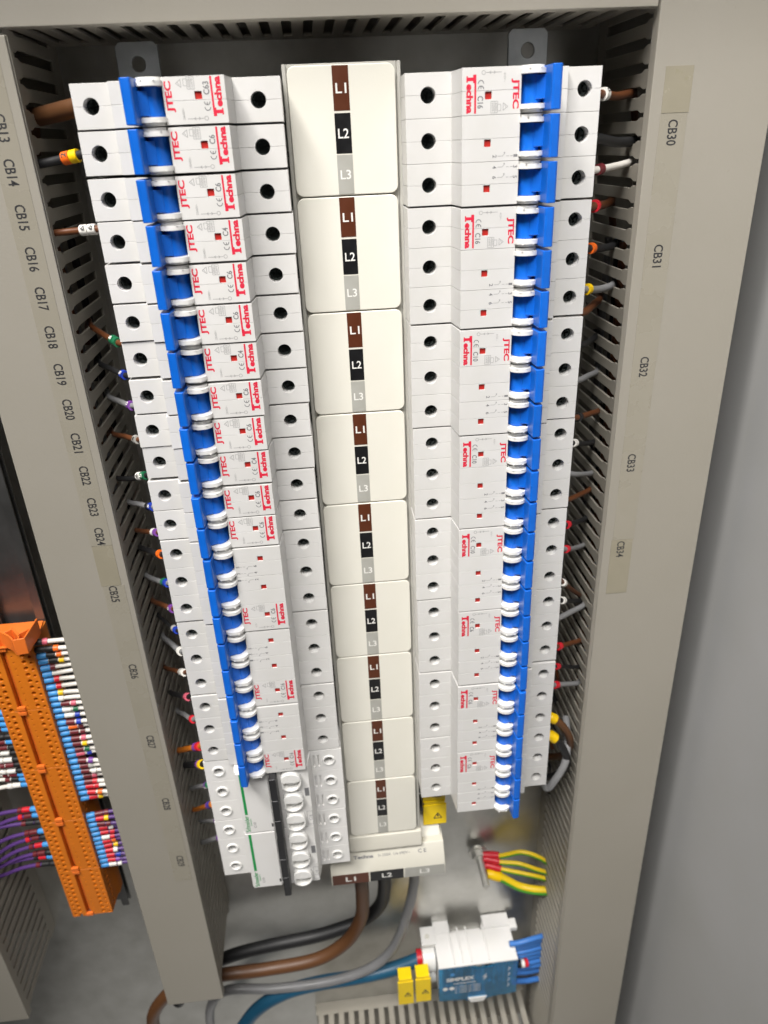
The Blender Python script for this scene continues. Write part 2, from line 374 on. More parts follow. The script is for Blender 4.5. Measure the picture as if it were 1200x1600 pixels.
SH = {1: shell(1, 0), 3: shell(3, 0)}
SCREW = screw_mesh(); GUARD = guard_mesh(); TOG = toggle_mesh()
FLAG = MB().box(31.75, 34.55, 9.35, 12.15, -14.9, -14.55).mesh('indicator_window', [M['red_win']])
BRAND = brand_mesh(0).mesh('brand_lettering', [M['red_ink']])
RAT = {}
def breaker(npole, rating, loc, flip, label, group):
    t = empty('circuit_breaker', loc, label, 'circuit breaker', group)
    t.rotation_euler = (random.gauss(0, .003), (math.pi if flip else 0)+random.gauss(0, .0022), random.gauss(0, .003))
    put('housing', SH[npole], t)
    for i in range(npole):
        y = 18*i
        for s in (10, 80):
            q = put('terminal_screw', SCREW, t, (s, y+9, 0)); q.rotation_euler = (0, random.uniform(0, 3), 0)
        put('toggle', TOG, t, (0, y, 0)); put('toggle_guard', GUARD, t, (0, y, 0)); put('indicator_window', FLAG, t, (0, y, 0))
    put('brand_lettering', BRAND, t)
    k = (rating, npole)
    if k not in RAT: RAT[k] = rating_mesh(0, rating, npole, 0).mesh('rating_lettering', [M['grey_ink'], M['pale_ink']])
    put('rating_lettering', RAT[k], t)
    return t
ORD = ['first', 'second', 'third', 'fourth', 'fifth', 'sixth', 'seventh', 'eighth', 'ninth', 'tenth', 'eleventh', 'twelfth', 'thirteenth', 'fourteenth', 'fifteenth', 'sixteenth', 'seventeenth', 'eighteenth', 'nineteenth', 'twentieth', 'twenty-first', 'twenty-second', 'twenty-third', 'twenty-fourth', 'twenty-fifth', 'twenty-sixth', 'twenty-seventh', 'twenty-eighth', 'twenty-ninth', 'thirtieth']
PL, PR = 18.08, 18.0
YL0, YR0 = -.5, .4
row = 0
for i, r in enumerate(['C63', 'C6', 'C6', 'C4', 'C6', 'C6', 'C4', 'C6', 'C6', 'C4', 'C6', 'C6']):
    lab = ('slim single-pole breaker marked C63 at the top of the left column beside label CB13' if i == 0 else
           f'slim single-pole breaker marked {r} with blue toggle, {ORD[i]} from the top of the left column')
    breaker(1, r, (79.9+random.uniform(-.35, .35), YL0+PL*(row+1)-.04, random.uniform(-.1, .1)), True, lab, 'single-pole breakers of the left column')
    row += 1
for i, r in enumerate(['C6', 'C16', 'C16']):
    lab = ['wide three-pole breaker marked C6 directly under the single-pole breakers', 'wide three-pole breaker marked C16 between two other wide ones of the left column', 'lowest wide three-pole breaker with blue toggles, directly above the green striped ones'][i]
    breaker(3, r, (79.9+random.uniform(-.2, .2), YL0+PL*(row+3)-.1, random.uniform(-.1, .1)), True, lab, 'three-pole breakers of the left column')
    row += 3
for i, r in enumerate(['C16', 'C16', 'C10', 'C10', 'C10', 'C6', 'C6', 'C6']):
    tail = 'topmost, beside label CB30' if i == 0 else 'lowest, above the earth stud' if i == 7 else f'{ORD[i]} from the top'
    breaker(3, r, (132.9+random.uniform(-.15, .15), YR0+PR*3*i, random.uniform(-.1, .1)), False, f'three-pole breaker marked {r} in the right column, {tail}', 'three-pole breakers of the right column')

# ------------------------------------------------------------------ white breakers with green stripe (bottom of the left column)
def cup_mesh():
    mb = MB(); n = 28
    def loop(rx, ry, lim):
        return [(max(rx*math.cos(2*math.pi*k/n), lim), ry*math.sin(2*math.pi*k/n)) for k in range(n)]
    A = loop(7.0, 8.0, -5.8); B = loop(5.6, 6.6, -4.4)
    v = [(x, y, -12) for x, y in A]+[(x, y, -16.6) for x, y in A]+[(x, y, -16.6) for x, y in B]+[(x, y, -11.9) for x, y in B]
    f = []
    for k in range(n):
        m = (k+1) % n
        for r in range(3): f.append((r*n+k, r*n+m, (r+1)*n+m, (r+1)*n+k)[::-1])
    mb.add(v, f)
    lip = [(max(-5.7, 6.6*math.cos(a)), -1.4+6.3*math.sin(a)) for a in [math.pi*1.02+math.pi*.96*k/14 for k in range(15)]]+[(5.6, -.6), (2, .2), (-5.8, -.4)]
    mb.prism(lip, 'z', -17.0, -12)
    mb.prism([(-2.5, 1.6), (2.6, 1.4), (2.2, 4.0), (-2.4, 4.2)], 'z', -14.6, -12)
    return mb.mesh('toggle_cup', [M['guard']], bevel=.55, segs=3, sharp=45)
def main_breaker(loc, label):
    t = empty('circuit_breaker', loc, label, 'circuit breaker', 'white breakers with green stripe')
    mb = MB(); c = MB()
    prof = [(-8.4, 0), (11.4, 0), (12.2, -11.5), (33, -11.5), (33.3, -12.2), (58.6, -12.2), (60.6, 0), (80.6, 0), (80.6, 40), (-8.4, 40)]
    for i in range(3):
        mb.prism(prof, 'y', 18*i+(.2 if i == 0 else .05), 18*i+18-(.2 if i == 2 else .05))
        for s in (.4, 72): c.cyl((s, 18*i+9), 'z', 3.3, -2, 9, 26)
        for s in (61.9, 65.0): c.box(s, s+1.1, 18*i+4, 18*i+14, -1, 1.6)
    put('housing', cut(mb, c, 'housing', [M['shell2']], .3, 2), t)
    for i in range(3):
        for s in (.4, 72):
            r = MB(); pts = [(s+3.6*math.cos(k*math.pi/10), 18*i+9+3.6*math.sin(k*math.pi/10), -.25) for k in range(21)]
            r.tube(pts, .75, 8, 0).build('terminal_collar', 'guard', t)
            q = put('terminal_screw', SCREW2, t, (s, 18*i+9, 0)); q.rotation_euler = (0, random.uniform(0, 3), 0)
        put('toggle_cup', CUP, t, (47.2, 18*i+9, 0))
    p = MB().box(13.0, 32.6, .5, 53.5, -13.1, -11.52); p.build('front_panel', 'shell2', t, bevel=.5)
    b = MB()
    for i in range(3): b.box(34.4, 39.0, 18*i+(.3 if i else -.3), 18*i+17.8+(.8 if i == 2 else 0), -21.5, -12.0)
    b.build('toggle_bar', 'black_pl', t, bevel=.8, segs=3)
    MB().box(15.1, 16.9, 1.0, 36.5, -13.16, -13.12).build('green_stripe', 'green_ink', t)
    l = MB(); l.text('Schneider', (15.6, 45.0, -13.14), 14.5, 3.0, (0, -1, 0), (-1, 0, 0), .02); l.text('Electric', (18.0, 43.5, -13.14), 6, 1.2, (0, -1, 0), (-1, 0, 0), .01)
    l.build('brand_lettering', 'green_ink', t)
    g = MB(); g.text('C10', (20.4, 46.5, -13.14), 5, 1.6, (0, -1, 0), (-1, 0, 0), .01)
    g.text('C16', (57.0, 46, -12.26), 5, 2, (0, -1, 0), (-1, 0, 0)); 
    g.strip([(55, 40), (58.4, 40), (58.4, 52), (55, 52), (55, 40)], .2, -12.26); g.box(55.2, 58.0, 19, 26, -12.25, -12.21)
    g.build('rating_lettering', 'grey_ink', t)
    MB().box(31.2, 32.2, 46.5, 49.5, -13.3, -13.08).build('latch', 'dark', t)
    return t
s2 = MB(); s2.cyl((0, 0), 'z', 3.1, 5.5, 9, 24)
c2 = MB(); c2.box(-2, 2, -.4, .4, 4.5, 6.6); c2.box(-.4, .4, -2, 2, 4.4, 6.7)
SCREW2 = cut(s2, c2, 'terminal_screw', [M['screw_light']], .18, 2)
CUP = cup_mesh()
main_breaker((0, 379.3, 0), 'white three-pole breaker with green stripe directly under the blue-toggle breakers')
main_breaker((-.3, 433.4, 0), 'lowest white three-pole breaker with green stripe, at the column bottom')

# ------------------------------------------------------------------ busbar tray, covers and end cap
t = empty('busbar_tray', (106, 480, 60), 'grey plastic busbar tray between the two breaker columns', 'busbar tray')
mb = MB(); mb.box(-25.6, -23.8, -485.6, 2, -42.5, 0); mb.box(25.6, 27.4, -485.6, 2, -42.5, 0); mb.box(-23.8, 25.6, -485.6, 2, -41.2, -39.8)
mb.build('channel', 'tray', t, bevel=.3, segs=1)
for i in range(27):
    for s in (-1, 1):
        if i % 3 == 2: continue
        MB().box(-28.2 if s < 0 else 27.45, -25.65 if s < 0 else 30.0, -485.6+18*i+16.5, -485.6+18*i+19.0, -43.5, -30).build('busbar_clip', 'black_pl', t)
for x in (-14, 0, 14): MB().box(x-4, x+4, -485, 1, -36, -33).build('busbar', 'copper', t)
def rrect(x0, x1, y0, y1, r, n=7):
    p = []
    for cx, cy, a0 in ((x1-r, y1-r, 0), (x0+r, y1-r, 90), (x0+r, y0+r, 180), (x1-r, y0+r, 270)):
        p += [(cx+r*math.cos(rad(a0+90*k/n)), cy+r*math.sin(rad(a0+90*k/n))) for k in range(n+1)]
    return p
COV = MB().prism(rrect(-23.7, 24.6, .35, 53.75, 3.6), 'z', 0, 2.6).mesh('panel', [M['cover']], bevel=.5, segs=3)
STR = []
for nm, m_, y0, y1 in (('L1', 'phase_brown', .7, 18.4), ('L2', 'phase_black', 19.4, 35.9), ('L3', 'phase_grey', 36.5, 53.2)):
    STR.append((nm, m_, y0, y1))
LSTR = {nm: MB().box(-3.7, 3.6, y0, y1, -.14, -.02).mesh('phase_label', [M[m_]]) for nm, m_, y0, y1 in STR}
LTXT = {nm: MB().text(nm, (0, (y0+y1)/2, -.17), 4.9, 4.0, (1, 0, 0), (0, -1, 0), .012).mesh('lettering', [M['white_ink']]) for nm, m_, y0, y1 in STR}
for i in range(9):
    lab = f'cream busbar cover with L1 L2 L3 stripe, {"topmost, partly shaded" if i == 0 else "lowest, above the end cap" if i == 8 else ORD[i]+" from the top"}'
    o = empty('busbar_cover', (106+random.uniform(-.15, .15), -5.1+54*i, 15.8+random.uniform(-.1, .15)), lab, 'busbar cover', 'cream busbar covers')
    put('panel', COV, o)
    for nm in LSTR:
        q = put('phase_label', LSTR[nm], o); put('lettering', LTXT[nm], q)
# end cap
o = (106, 500, 40)
t = empty('busbar_end_cap', o, 'cream end cap under the busbar covers with L1 L2 L3 plate', 'end cap')
mb = MB()
mb.prism([(-18, -25), (-7.5, -27.5), (-5, -27.0), (-4.5, -24), (0, -24), (0, 10), (-18, 10)], 'x', -25.5, 28.0)
mb.build('ridge', 'hood', t, bevel=.6, segs=3)
mb = MB(); mb.prism([(-4.3, -24.2), (9.0, -32.8), (21.0, -32.8), (21.0, 6), (-4.3, 6)], 'x', -41.0, 44.6)
mb.build('hood', 'hood', t, bevel=.7, segs=3)
mb = MB(); mb.prism([(-15, -8), (-4.4, -19.5), (-4.4, 8), (-15, 8)], 'x', 28.3, 43.0); mb.build('side_wing', 'hood', t, bevel=.6)
for nm, m_, x0, x1 in (('L1', 'phase_brown', -40, -13.0), ('L2', 'phase_black', -12.0, 13.0), ('L3', 'phase_grey', 14.0, 43.8)):
    q = MB().box(x0, x1, 10.2, 20.4, -32.98, -32.82).build('phase_label', m_, t)
    MB().text(nm, ((x0+x1)/2, 15.4, -33.02), 7.5, 4.6, (1, 0, 0), (0, -1, 0), .015).build('lettering', 'white_ink', q)
sl = Vector((0, 13.3, -8.6)).normalized()
mb = MB(); nrm = Vector((0, -sl.z, sl.y)); base = Vector((0, 1.5, -28.0)); off = Vector((0, -8.6, -13.3)).normalized()*.08
def on(x, d): return Vector((x, -4.3, -24.2))+sl*d+off
mb.text('Techna', on(-16, 5.5), 15, 2.5, (1, 0, 0), -sl, .05); mb.text('In 250A  Ue 690V~', on(7, 5.5), 24, 2.0, (1, 0, 0), -sl, .01)
mb.text('C E', on(28, 5.5), 6.2, 2.8, (1, 0, 0), -sl, .02)
mb.build('printed_lettering', 'grey_ink', t)

# mounting brackets at the top
for x, s, lab in ((15, -1, 'thin dark steel mounting bracket with a round hole above the left column'), (197.5, 1, 'bright steel mounting bracket with slotted hole above the right column')):
    mb = MB(); w = 9.6
    mb.prism([(x-w+1.8, -18.5), (x+w-1.8, -18.5), (x+w, -16.7), (x+w, 40), (x-w, 40), (x-w, -16.7)], 'z', 40, 42)
    c = MB(); c.cyl((x, -9.6), 'z', 3.2, 38, 44, 28)
    o = put('mounting_bracket', cut(mb, c, 'mounting_bracket', [M['bracket']], .25, 1)); tag(o, lab, 'bracket')
mb = MB(); mb.box(-10, 84, 20, 500, 44, 47);  # unseen pan, kept to block light behind the left breakers
tag(mb.build('light_block_pan', 'galv'), 'unseen steel pan kept to block light behind the left breaker column', 'support pan')
mb = MB(); mb.box(128, 225, 20, 440, 44, 47)  # second unseen pan, kept as a light block on the right
tag(mb.build('light_block_pan', 'galv'), 'unseen steel pan kept to block light behind the right breaker column', 'support pan')

# ------------------------------------------------------------------ control wires between breakers and ducts
WL = [(0,(-12.0,8.4,14.0),(-33.0,10.2,34.8)),(1,(-13.8,26.8,14.0),(-33.0,29.7,19.6)),(3,(-12.5,57.8,14.0),(-33.0,58.9,18.6)),(5,(-12.4,110.8,14.0),(-33.0,108.8,47.2)),(6,(-12.1,127.5,14.0),(-33.0,129.2,47.8)),(7,(-11.7,143.8,14.0),(-33.0,149.2,51.2)),(8,(-12.2,162.5,14.0),(-33.0,169.0,44.6)),(9,(-12.0,183.3,14.0),(-33.0,191.8,33.9)),(10,(-11.2,202.3,14.0),(-33.0,212.0,44.8)),(11,(-11.6,218.4,14.0),(-33.0,232.6,48.0)),(12,(-11.9,232.5,14.0),(-33.0,243.8,47.2)),(13,(-11.5,251.9,14.0),(-33.0,265.7,49.0)),(14,(-11.5,269.8,14.0),(-33.0,285.9,51.2)),(15,(-11.8,285.5,14.0),(-33.0,300.1,55.9)),(16,(-11.7,301.2,14.0),(-33.0,318.5,57.1)),(17,(-12.3,317.4,14.0),(-33.0,337.5,47.7)),(18,(-13.0,336.7,14.0),(-33.0,358.5,47.1)),(19,(-12.6,355.3,14.0),(-33.0,379.6,53.1)),(20,(-12.0,378.5,14.0),(-33.0,400.5,36.2)),(21,(-12.7,394.3,14.0),(-33.0,421.9,43.6)),(22,(-10.7,413.4,14.0),(-33.0,448.6,46.7)),(23,(-10.7,431.7,14.0),(-33.0,465.0,41.8)),(24,(-9.9,448.1,14.0),(-33.0,488.5,51.6)),(25,(-10.0,464.8,14.0),(-33.0,503.8,44.9))]
WR = [(0,(226.6,11.1,14.0),(249.0,10.3,37.2)),(1,(226.8,29.5,14.0),(249.0,31.7,31.3)),(2,(227.3,42.7,14.0),(249.0,40.9,31.2)),(3,(226.6,59.0,14.0),(249.0,60.2,49.5)),(4,(226.4,78.6,14.0),(249.0,81.6,41.1)),(5,(226.1,98.6,14.0),(249.0,101.8,37.7)),(6,(226.4,109.9,14.0),(249.0,112.2,53.6)),(7,(226.7,127.0,14.0),(249.0,133.3,54.5)),(8,(225.9,146.5,14.0),(249.0,153.1,48.5)),(9,(227.2,167.8,14.0),(249.0,174.4,40.0)),(10,(225.8,182.9,14.0),(249.0,194.8,42.5)),(11,(227.3,202.3,14.0),(249.0,214.9,40.9)),(12,(225.8,218.2,14.0),(249.0,226.1,41.6)),(13,(225.5,235.1,14.0),(249.0,247.3,43.5)),(14,(226.3,251.8,14.0),(249.0,267.1,43.6)),(15,(226.0,275.5,14.0),(249.0,305.3,42.1)),(16,(226.5,288.8,14.0),(249.0,308.2,40.2)),(17,(226.5,301.4,14.0),(249.0,307.7,33.9)),(18,(226.4,324.4,14.0),(249.0,337.0,34.7)),(19,(226.2,340.5,14.0),(249.0,357.7,32.5)),(20,(226.3,356.0,14.0),(249.0,370.9,30.8)),(21,(228.1,376.1,14.0),(249.0,424.4,22.5)),(22,(230.0,392.4,14.0),(249.0,459.5,28.9)),(23,(229.1,449.4,14.0),(249.0,433.2,34.8))]
LW = {0: ('bigbrown', [], 4.3), 1: ('black', [('s_orange', '2'), ('s_yellow', '')], 2.1), 3: ('brown', [('s_white', '6'), ('s_white', '6')], 1.7), 5: ('brown', [('s_green', '5'), ('s_green', '')], 1.7), 6: ('black', [('s_blue', '5')], 1.6),
      7: ('grey', [('s_purple', '0')], 1.7), 8: ('brown', [('s_grey', '6')], 1.6), 9: ('black', [('s_white', '6'), ('s_green', '5')], 1.6), 10: ('grey', [('w_black', ''), ('s_blue', '5')], 1.7), 11: ('brown', [('s_white', ''), ('s_purple', '')], 1.6),
      12: ('black', [('s_orange', '')], 1.8), 13: ('grey', [('s_green', ''), ('s_blue', '')], 1.8), 14: ('brown', [('s_purple', '0')], 1.8), 15: ('black', [('s_grey', ''), ('s_blue', '')], 1.3), 16: ('grey', [('s_white', '')], 1.9),
      17: ('brown', [('s_grey', ''), ('s_white', '')], 1.6), 18: ('black', [('s_pink', '')], 1.8), 19: ('grey', [('s_red', '')], 1.8), 20: ('orange', [('s_purple', ''), ('s_red', '')], 2.2), 21: ('black', [('s_purple', ''), ('s_yellow', '')], 2.4),
      22: ('grey', [('s_purple', '1'), ('s_green', '5')], 1.9), 23: ('orange', [('s_purple', ''), ('s_blue', ''), ('w_orange', '')], 1.9), 24: ('grey', [('s_purple', '')], 1.5), 25: ('grey', [('s_purple', '')], 2.0)}
RW = {0: ('brown', [('s_white', '0')], 2.1), 1: ('black', [], 2.6), 2: ('white', [('s_darkred', '')], 1.8), 3: ('brown', [('s_red', '')], 2.3), 4: ('black', [('s_orange', '')], 2.0), 5: ('grey', [('s_yellow', '')], 2.1), 6: ('brown', [], 2.2),
      7: ('black', [], 1.7), 8: ('grey', [], 1.8), 9: ('brown', [('w_black', '')], 1.8), 10: ('black', [('s_white', '')], 1.6), 11: ('grey', [], 1.7), 12: ('brown', [], 1.7), 13: ('black', [('s_red', '')], 1.7), 14: ('grey', [('s_red', '')], 1.7),
      15: ('brown', [('s_white', '')], 1.7), 16: ('black', [('s_white', '')], 1.7), 17: ('grey', [], 2.0), 18: ('brown', [('s_red', '')], 1.8), 19: ('black', [('s_red', '')], 1.4), 20: ('grey', [('s_red', '')], 1.9)}
CN = {'s_orange': 'orange', 's_yellow': 'yellow', 's_white': 'white', 's_green': 'green', 's_blue': 'blue', 's_purple': 'purple', 's_grey': 'grey', 'w_black': 'black', 's_pink': 'dull pink', 's_red': 'red', 's_darkred': 'dark red', 'w_orange': 'orange'}
def control_wire(k, s, e, spec, side):
    col, marks, r = spec
    s = Vector(s); e = Vector(e); d = (s-e).normalized()
    inside = s+d*7
    xin = -4.5 if side < 0 else 219.5
    bodyp = Vector((xin, inside.y, 15.5)) if False else s+d*((xin-s.x)/d.x)
    bodyp.z = max(bodyp.z, 9)
    out = e-d*10; out.z += 6
    sag = Vector((0, 1.6, 1.0))*random.uniform(-.3, 1)
    base = e
    pts = [p-base for p in (bodyp, s, (s+e)/2+sag, e, out, out+Vector((side*5, 14, 6)))]
    desc = ' and '.join(dict.fromkeys(CN[m] for m, _ in marks))
    col_n = {'bigbrown': 'thick brown'}.get(col, col)
    colname = 'left' if side < 0 else 'right'
    lab = f'{col_n} wire ' + (f'with {desc} sleeve' if marks else 'without sleeve').replace(' and ', '-', 1 if desc.count(' and ') > 1 else 0) + f' at the {ORD[k]} pole down the {colname} column'
    o = MB().tube(pts, r*.92, 12).build('control_wire', 'w_'+col, None, base)
    tag(o, lab, 'wire', 'wires of the left column' if side < 0 else 'wires of the right column')
    L = (s-e).length
    ml = 4.0
    for j, (m, ch) in enumerate(marks):
        c = s+d*(.5-ml*(len(marks)-1-j)) - base + d*(-1.5)
        q = MB().tube([c-d*(ml/2-.2), c-d*.4, c+d*.4, c+d*(ml/2-.2)], r+.75, 14, 0).build('marker_sleeve', m, o)
        if ch:
            zdir = Vector((0, -.45, -.9)).normalized(); dn = d.copy(); up = zdir.cross(dn).normalized()
            if side > 0: up = -up
            u = dn
            nz = dn.cross(up).normalized()
            if nz.z > 0: nz = -nz
            MB().text(ch, c+nz*(r+.85), 2.0, 2.6, up, -u if side < 0 else u, .02).build('marker_lettering', 'black_ink' if m in ('s_white', 's_orange', 's_yellow', 's_grey') else 'white_ink', q)
for k, s, e in WL: control_wire(k, s, e, LW[k], -1)
for k, s, e in WR:
    if k in RW: control_wire(k, s, e, RW[k], 1)
# wires running down inside the two numbered ducts, glimpsed through the slots
for i, (x, z, m_, nm) in enumerate([(254, 40, 'w_brown', 'brown'), (256, 52, 'w_black', 'black'), (255, 63, 'w_grey', 'grey'), (262, 46, 'w_orange', 'orange'), (261, 58, 'w_blue', 'blue')]):
    o = MB().tube([(random.uniform(-2, 2), 90*k-560, random.uniform(-3, 3)) for k in range(8)], 2.1, 10, 3).build('duct_wire', m_, None, (x, 640, z))
    tag(o, f'{nm} wire running down inside the wide duct, glimpsed through its slots', 'wire')
for i, (x, z, m_, nm) in enumerate([(-39, 42, 'w_brown', 'brown'), (-41, 54, 'w_grey', 'grey'), (-40, 66, 'w_black', 'black'), (-46, 48, 'w_blue', 'blue')]):
    o = MB().tube([(random.uniform(-2, 2), 85*k-540, random.uniform(-3, 3)) for k in range(7)], 2.1, 10, 3).build('duct_wire', m_, None, (x, 600, z))
    tag(o, f'{nm} wire running down inside the narrow duct, glimpsed through its slots', 'wire')
for i in range(7):
    y0 = 250+24*i; b = Vector((240, y0+60, 70)); m_, nm = [('w_black', 'black'), ('w_brown', 'dark brown'), ('w_black', 'black')][i % 3]
    q = [(218, y0, 40+2*(i % 4)), (226, y0+6, 48), (236, y0+30, 56+random.uniform(-6, 6)), (240, y0+60, 66), (243, y0+105, 72), (252, y0+130, 70)]
    o = MB().tube([Vector(p)-b for p in q], 1.8, 10, 4).build('loose_wire', m_, None, b)
    tag(o, f'{nm} wire hanging in the shadow behind the right column, {ORD[i]} down', 'wire', 'loose wires behind the right column')
# looped thicker wires at the foot of the right column
def cable(name, pts, r, m, label, cat, group=None, n=16, sm=5):
    b = Vector(pts[-1]); o = MB().tube([Vector(p)-b for p in pts], r, n, sm).build(name, m, None, b)
    return tag(o, label, cat, group)
q = cable('looped_wire', [(219, 387, 18), (226, 386, 16), (235, 395, 16), (243, 413, 20), (245, 435, 30), (240, 452, 44), (228, 458, 56), (222, 456, 66)], 2.6, 'w_bigbrown', 'brown wire looping beside the lowest right breaker, with yellow sleeve', 'wire')
b = Vector((222, 456, 66)); MB().tube([Vector(p)-b for p in ((223.5, 386.6, 16.9), (226, 386, 16), (229, 388, 15.8))], 3.7, 12, 0).build('marker_sleeve', 's_yellow', q)
q = cable('looped_wire', [(219, 402, 18), (226, 402, 16), (233, 409, 15), (241, 428, 18), (243, 447, 26), (238, 464, 36), (230, 470, 46), (222, 462, 58)], 2.8, 'w_black', 'black wire looping beside the lowest right breaker, with yellow sleeve', 'wire')
b = Vector((222, 462, 58)); MB().tube([Vector(p)-b for p in ((224.5, 402.2, 16.3), (227, 402.6, 15.9), (230, 405.5, 15.4))], 3.9, 12, 0).build('marker_sleeve', 's_yellow', q)
cable('looped_wire', [(219, 423, 20), (226, 452, 16), (233, 442, 14), (240, 428, 17), (243, 416, 26), (246, 410, 40)], 2.7, 'w_grey', 'grey wire crossing over the black loop beside the lowest right breaker', 'wire')

# ------------------------------------------------------------------ orange terminal blocks
def terminal_mesh():
    mb = MB(); c = MB()
    prof = [(-15, 0), (-4.0, 0), (-4.0, 5), (-.8, 5), (-.8, .6), (15, .6), (15.6, 16), (17, 18), (17, 26), (-17, 26), (-17, 18), (-15.6, 16)]
    mb.prism(prof, 'y', .15, 50.8)
    for i in range(10):
        y = 3+5*i
        c.cyl((-12.3, y), 'z', 1.15, -1, 4, 12); c.cyl((-8.6, y+1.6), 'z', 1.5, -1, 6, 12)
        c.cyl((8.4, y), 'z', 1.45, -1, 6, 12); c.cyl((12.4, y+1.3), 'z', 1.0, -1, 5, 12); c.box(1.7, 2.4, y-.5, y+.5, -1, 2.5)
        c.box(14.4, 17.5, y-.9, y+1.6, 6, 9)
    return cut(mb, c, 'body', [M['orange']], .2, 1)
TM = terminal_mesh()
TR = MB().box(-3.6, -1.2, 1.2, 49.5, 3.6, 4.9).box(-4.6, .6, .4, 3.0, -.9, 1.5).box(-4.6, .6, 47.6, 50.4, -.9, 1.5).mesh('marker_channel', [M['orange2']], bevel=.4)
for i in range(5):
    lab = ['topmost, under the orange end stop', 'second from the top', 'middle one of five', 'beside the purple wires, second from the bottom', 'lowest, with bare rail below'][i]
    o = empty('terminal_block', (-121.5, 297.5+51.1*i, 30), f'orange terminal block, {lab}', 'terminal block', 'orange terminal blocks on the rail')
    put('body', TM, o); put('marker_channel', TR, o)
mb = MB(); mb.box(-17, 17, -300, 290, 0, 1.4); mb.box(-17, -12, -300, 290, -6, -4.8); mb.box(12, 17, -300, 290, -6, -4.8); mb.box(-12.4, -11, -300, 290, -4.8, 0); mb.box(11, 12.4, -300, 290, -4.8, 0)
tag(mb.build('mounting_rail', 'rail', None, (-121.5, 290, 62)), 'bare steel rail carrying the orange terminal blocks', 'rail')
# end stop with open ribs
o = empty('terminal_end_stop', (-121.5, 297.2, 74), 'bright orange ribbed end stop on top of the terminal row', 'end stop')
def rib(pts, w, y0, y1, nm):
    mb = MB()
    for (x0, z0), (x1, z1) in zip(pts, pts[1:]):
        d = Vector((x1-x0, z1-z0)); d.normalize(); nx, nz = -d.y*w/2, d.x*w/2; ex, ez = d.x*w/2, d.y*w/2
        mb.prism([(x0+nx-ex, z0+nz-ez), (x1+nx+ex, z1+nz+ez), (x1-nx+ex, z1-nz+ez), (x0-nx-ex, z0-nz-ez)], 'y', y0, y1)
    return mb.build(nm, 'orange2', o, bevel=.25, segs=1)
rib([(-24, -42), (-13, -43), (-8, -50), (-1, -43), (8, -50), (12, -55), (18, -54), (19, -34)], 1.0, -12, -.8, 'rib')
rib([(-24, -36), (-10, -37), (-1, -43), (5, -38), (12, -47)], 1.0, -9, -.8, 'rib')
rib([(13, -52), (11, -44), (15, -40)], 1.0, -9, -.8, 'rib')
MB().prism([(-24, -46), (6, -46), (18, -51), (18.5, -38), (16, -19), (-24, -19)], 'y', -.8, -.1).build('plate', 'orange2', o, bevel=.2)

# wires into the right flank of the terminals
CYC = [('w_black', 's_pink', ''), ('w_black', 's_orange', 'w_black'), ('ferrule', 's_orange', 'w_black'), ('ferrule', 's_yellow', 'w_black'), ('ferrule', 's_darkred', ''), ('ferrule', '', ''), ('ferrule', 's_red', ''), ('ferrule', 's_red', ''), ('ferrule', 's_yellow', ''), ('ferrule', 's_white', ''),
       ('ferrule', 's_pink', 's_darkred'), ('ferrule', 's_green', 's_white'), ('ferrule', 's_blue', 's_white'), ('ferrule', 's_blue', 's_darkred'), ('ferrule', 's_darkred', 's_orange'), ('ferrule', 's_darkred', 's_darkred'), ('ferrule', 's_pink', 's_darkred'), ('ferrule', 's_yellow', 's_darkred'),
       ('ferrule', 's_green', 's_darkred'), ('ferrule', 's_blue', 's_pink'), ('ferrule', 's_purple', 's_darkred'), ('ferrule', 's_grey', 's_darkred'), ('ferrule', 's_white', 's_darkred'), ('ferrule', 's_pink', 's_darkred'), ('ferrule', 's_red', 's_darkred'), ('ferrule', 's_red', 's_red'), ('ferrule', 's_orange', 's_red'), ('ferrule', 's_yellow', 's_red')]
CY2 = [('ferrule', 's_darkred', 's_darkred'), ('ferrule', 's_yellow', 's_red'), ('ferrule', 's_darkred', 's_darkred'), ('ferrule', 's_white', 's_red'), ('ferrule', 's_red', 's_red'), ('ferrule', 's_red', 's_white'), ('ferrule', 's_orange', 's_red'), ('ferrule', 's_yellow', 's_red'), ('ferrule', 's_white', 's_red'), ('ferrule', 's_blue', 's_red'), ('ferrule', 's_purple', 's_red'), ('ferrule', 's_white', 's_white')]
def twire(y, spec, col, side, lab, grp, z=35, length=27, slope=1.5):
    fe, m1, m2 = spec
    x0 = -105.4 if side > 0 else -137.8
    base = Vector((x0, y, z)); D = Vector((side, 0, 0))
    j = random.uniform(-2, 2)
    end = Vector((side*length, slope+j, 2+random.uniform(-2, 2)))
    P = lambda f: Vector((end.x*f, end.y*f*f, end.z*f))
    o = MB().tube([P(0), P(.3), P(.6), P(1), P(1)+Vector((side*8, 3, 8))], 1.45, 10, 2).build('terminal_wire', col, None, base)
    tag(o, lab, 'wire', grp)
    MB().tube([P(-.03), P(3/length), P(4.2/length), P(4.9/length)], [2.1, 2.1, 2.0, 1.7], 10, 0).build('ferrule', fe, o)
    k = 27/length
    q = random.uniform(.18, .2)*k
    if m2:
        MB().tube([P(q), P(q+.05*k), P(q+.13*k), P(q+.2*k)], 2.0, 10, 0).build('marker_sleeve', m2, o); q += random.uniform(.2, .26)*k
    if m1: MB().tube([P(q), P(q+.04*k), P(q+.07*k), P(q+.11*k)], 2.15, 10, 0).build('marker_sleeve', m1, o)
def wlab(col, s, where):
    nm = {'s_darkred': 'dark', **CN, '': ''}
    ms = ' and '.join(x for x in dict.fromkeys([nm[s[1]], nm[s[2]]]) if x)
    return f'short {col} wire' + (f', {ms} sleeve' if ms else '') + f', {where}'
